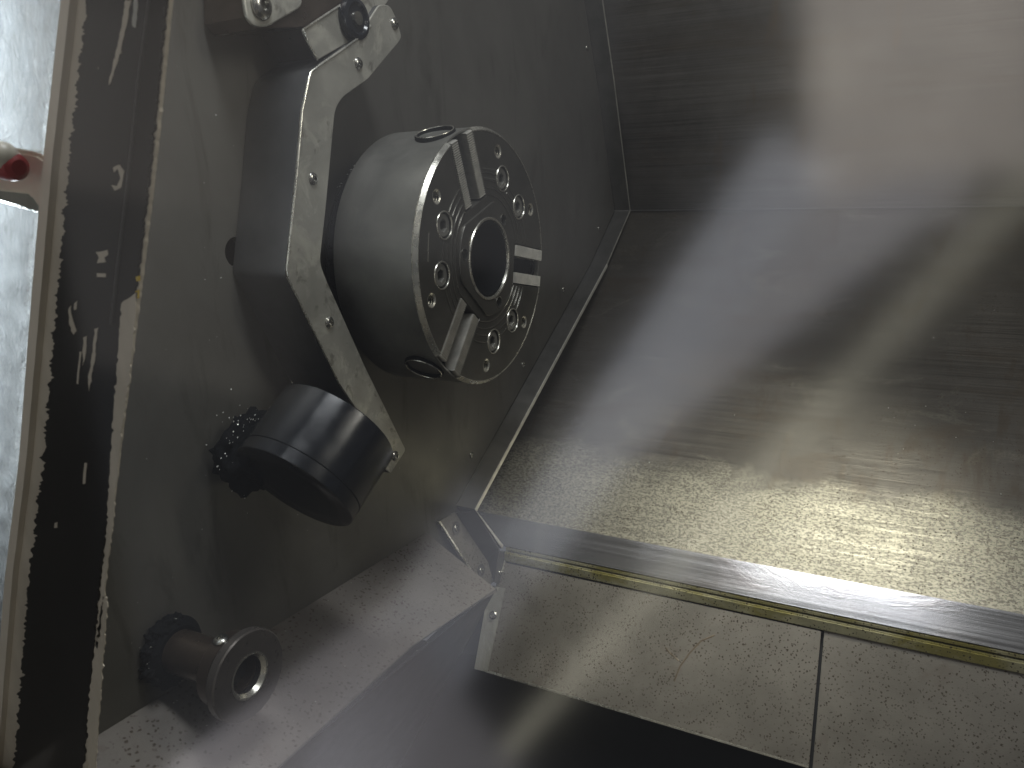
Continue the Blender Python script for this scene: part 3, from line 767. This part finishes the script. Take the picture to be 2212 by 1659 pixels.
patch([(172, 760), (176, 760), (168, 830), (165, 828)], 1, 11)
patch([(182, 1000), (188, 1000), (184, 1045), (178, 1045)], 1, 12)
patch([(118, 1130), (124, 1128), (124, 1140), (117, 1140)], 1, 13)
patch([(160, 655), (166, 650), (165, 668), (160, 670)], 1, 14)
yel = simple('yellow paint', (.55, .38, .02), .4)
patch([(293, 598), (300, 596), (300, 607), (294, 608)], 1, 15, yel); patch([(293, 628), (299, 626), (298, 645), (293, 644)], 1, 16, yel)
wire('pull_cord', [PY(u, v, YS - .0022) for u, v in [(330, -60), (300, 170), (286, 300), (272, 430), (256, 560), (240, 700)]], .0006, armside_mat, wf)

# crinkled wet plastic beyond the strip, in a cream frame
Yw = YS + .006
wp_ = empty('side_window', PY(70, 600, Yw), 'bright crinkled wet plastic window beside the black strip', 'window')
def wet(name, l, seed):
    us = [p[0] for p in l]; 
    A, B, C_, D = [PY(u, v, Yw) for u, v in l]
    # turned a little out of the plane of the door glass
    tilt = Vector((0, 1, 0)) * .03
    o = grid(name, A + tilt, B, C_, D + tilt, 110, 170, wet_mat, wp_, .0022, 110, .003, True, seed); return o
wet('plastic_pane', [(-260, -250), (186, -250), (99, 370), (-330, 310)], 4)
wet('plastic_pane', [(-330, 372), (92, 460), (-30, 1900), (-500, 1900)], 8)
for (u, v, w, h, p_) in ((118, 160, .010, .09, .40), (62, 120, .007, .13, .28), (5, 90, .008, .13, .28), (-60, 150, .008, .12, .2), (60, 640, .016, .14, .5), (0, 760, .016, .16, .5), (-60, 900, .014, .16, .35), (0, 1250, .03, .10, .42)):   # narrow lamps added behind the plastic to light up its crinkles
    q = PY(u, v, YS + .075); area('plastic_backlight', q, q - Vector((0, 1, 0)), w, h, p_ * 1.5, (.88, .94, 1.0))
slab('cross_bar', [PY(u, v, Yw - .004) for u, v in [(-350, 255), (75, 330), (112, 352), (100, 400), (96, 470), (60, 420), (-350, 372)]], (0, .006, 0), cream_mat, wp_, .0015)
Lq = edge_line([(x - 36, y) for x, y in base_l], 1, .02, 60, 41); Lq2 = edge_line([(x - 56 if y < 700 else x - 52, y) for x, y in base_l], .4, .02, 60, 51)
a = strip_between('frame_side', Lq2, Lq, Yw - .0092, .011, cream_mat)
hd = empty('hand_grip', PY(20, 350, YS - .02), 'white and red rounded grip crossing the plastic window', 'grip')
hA = PY(-160, 322, YS - .012); hB = PY(-5, 352, YS - .012); hC = PY(42, 362, YS - .012)
dd = (hC - hA).normalized(); Lh = (hB - hA).length; Lt = (hC - hA).length
lathe('grip_red', [(0, 0), (0, .0058), (Lt - .0045, .0058), (Lt - .0015, .0050), (Lt, .0030), (Lt, 0)], red_mat, hd, hA, dd, seg=36, close=False)
u_ = Vector((0, -.35, 1)).normalized()
lathe('grip_white', [(0, 0), (0, .0060), (Lt - .0042, .0060), (Lt - .0016, .0050), (Lt + .0002, .0030), (Lt + .0008, 0)], white_mat, hd, hA + u_ * .0036 + Vector((-.001, -.0010, 0)), dd, seg=36, close=False)

# ------------------------------------------------------------------ door glass
gw = [(-1.2, -.9), (2.2, -.9), (2.2, .9), (-1.2, .9)]
gl = slab('door_glass', [(x, PANE_Y, z) for x, z in gw], (0, .0003, 0), glass_mat, None, 0)
tag(gl, 'clear glass of the machine door with blurred hall reflections across the whole view', 'door glass')

# unseen pale panel under the door glass, added to reflect in the polished strip
tag(grid('door_reflector', (-.6, -.50, -.80), (XR, -.50, -.80), (XR, -.50, -.25), (-.6, -.50, -.25), 20, 8, cream_mat, None, .001, 3, .02), 'unseen pale panel below the door glass, added as a reflector for the polished strip', kind='structure')
# dried stain trails on the apron
stain_mat = metal('dried stain', (.10, .075, .05), (.13, .10, .07), (.6, .8), 0, blotch=60)
for tr_ in ([(1545, 1372), (1515, 1385), (1490, 1412), (1470, 1440), (1455, 1478)], [(1468, 1428), (1450, 1412), (1436, 1396)]):
    pt = []
    for a, b in zip(tr_, tr_[1:]):
        for k in range(6): pt.append(ap(a[0] + (b[0] - a[0]) * k / 6, a[1] + (b[1] - a[1]) * k / 6, .0030 - .0013 + .0003 * noise.noise(Vector((a[0] + k * 7., a[1], 0)))))
    wire('stain_trail', pt, .0017, stain_mat, apron)

# ------------------------------------------------------------------ loose chips
# oily boot between the can and the wall
def lump(name, c, rad, amp, sc, mat, parent, seed):
    bm = bmesh.new(); bmesh.ops.create_icosphere(bm, subdivisions=4, radius=1)
    for v in bm.verts:
        d = v.co.copy(); k = 1 + amp * noise.fractal(d * sc + Vector((seed, 0, 0)), .9, 2.1, 4)
        v.co = Vector((d.x * rad[0], d.y * rad[1], d.z * rad[2])) * k + c
    return add(name, bm_mesh(bm, name), mat, parent, True)
lump('oily_boot', PX(550, 975, .022), (.024, .036, .032), .30, 3.2, matte_mat, can, 3)
lump('oily_boot', PX(650, 912, .025), (.026, .034, .022), .2, 2.5, matte_mat, can, 8)
for k_ in range(13):
    t = radians(65 + k_ * 17 + random.uniform(-7, 7)); q_ = random.uniform(.003, .0075); lump('oily_swarf', Vector((.005, sc_.y + .0225 * cos(t), sc_.z + .0225 * sin(t))), (q_, q_ * random.uniform(.8, 1.5), q_), .5, 2.2, matte_mat, nz, k_)
def chips():
    vs = []; fs = []
    def chip(p, n, s):
        n = n.normalized(); e = n.orthogonal().normalized(); f = n.cross(e)
        a0 = random.random() * 6.28; m_ = random.randint(4, 6); b = len(vs); el = random.uniform(.4, 1)
        for k in range(m_):
            a = a0 + k * 6.28 / m_; r = s * random.uniform(.6, 1.1)
            vs.append(p + e * r * cos(a) + f * r * el * sin(a) + n * s * random.uniform(.2, .6))
        vs.append(p + n * s * 1.0); vs.append(p)
        for k in range(m_): fs.append((b + k, b + (k + 1) % m_, b + m_)); fs.append((b + (k + 1) % m_, b + k, b + m_ + 1))
    X = Vector((1, 0, 0))
    for _ in range(110):
        u = random.uniform(230, 1250); v = random.uniform(0, 1500)
        if v > 1150 - (u - 920) * .62: continue
        chip(PX(u, v, 0), X, random.uniform(.00018, .0006))
    for _ in range(120):   # around the can's dirty root
        chip(PX(random.gauss(530, 30), random.gauss(960, 45), .03), X, random.uniform(.0004, .0011))
    for _ in range(60):   # on top of the spindle ring
        t = radians(random.uniform(95, 135)); r = .098 + random.uniform(0, .004)
        chip(Vector((random.uniform(.008, .033), r * cos(t), r * sin(t))), Vector((.3, cos(t), sin(t))), random.uniform(.0006, .0018))
    for _ in range(60):   # nozzle collar
        t = radians(random.uniform(80, 260)); r = .0255
        chip(Vector((random.uniform(.003, .010), sc_.y + r * cos(t), sc_.z + r * sin(t))), Vector((.4, cos(t), sin(t))), random.uniform(.0004, .0010))
    for _ in range(40):
        u = random.uniform(300, 1060); v = random.uniform(1200, 1650)
        if v < 1600 - (u - 190) * .6 or v > 1659 - (u - 600) * .81: continue
        chip(rp(u, v), rn, random.uniform(.0004, .0010))
    lowa = Vector((0, *Sb)); lown = Vector((0, -(seam[1] - Sb[1]), (seam[0] - Sb[0]))).normalized()
    if lown.dot(CAM - lowa) < 0: lown = -lown
    for _ in range(60):
        u = random.uniform(1120, 2212); v = random.uniform(600, 1200)
        p = PP(u, v, lowa, lown)
        if p.z > Sb[1] and p.x > .03: chip(p, lown, random.uniform(.0004, .0013))
    o = add('metal_chips', mesh('metal_chips', vs, fs), chip_mat)
    return tag(o, 'tiny bright metal chips sprinkled over wall, ramp and sheets', kind='stuff')
chips()
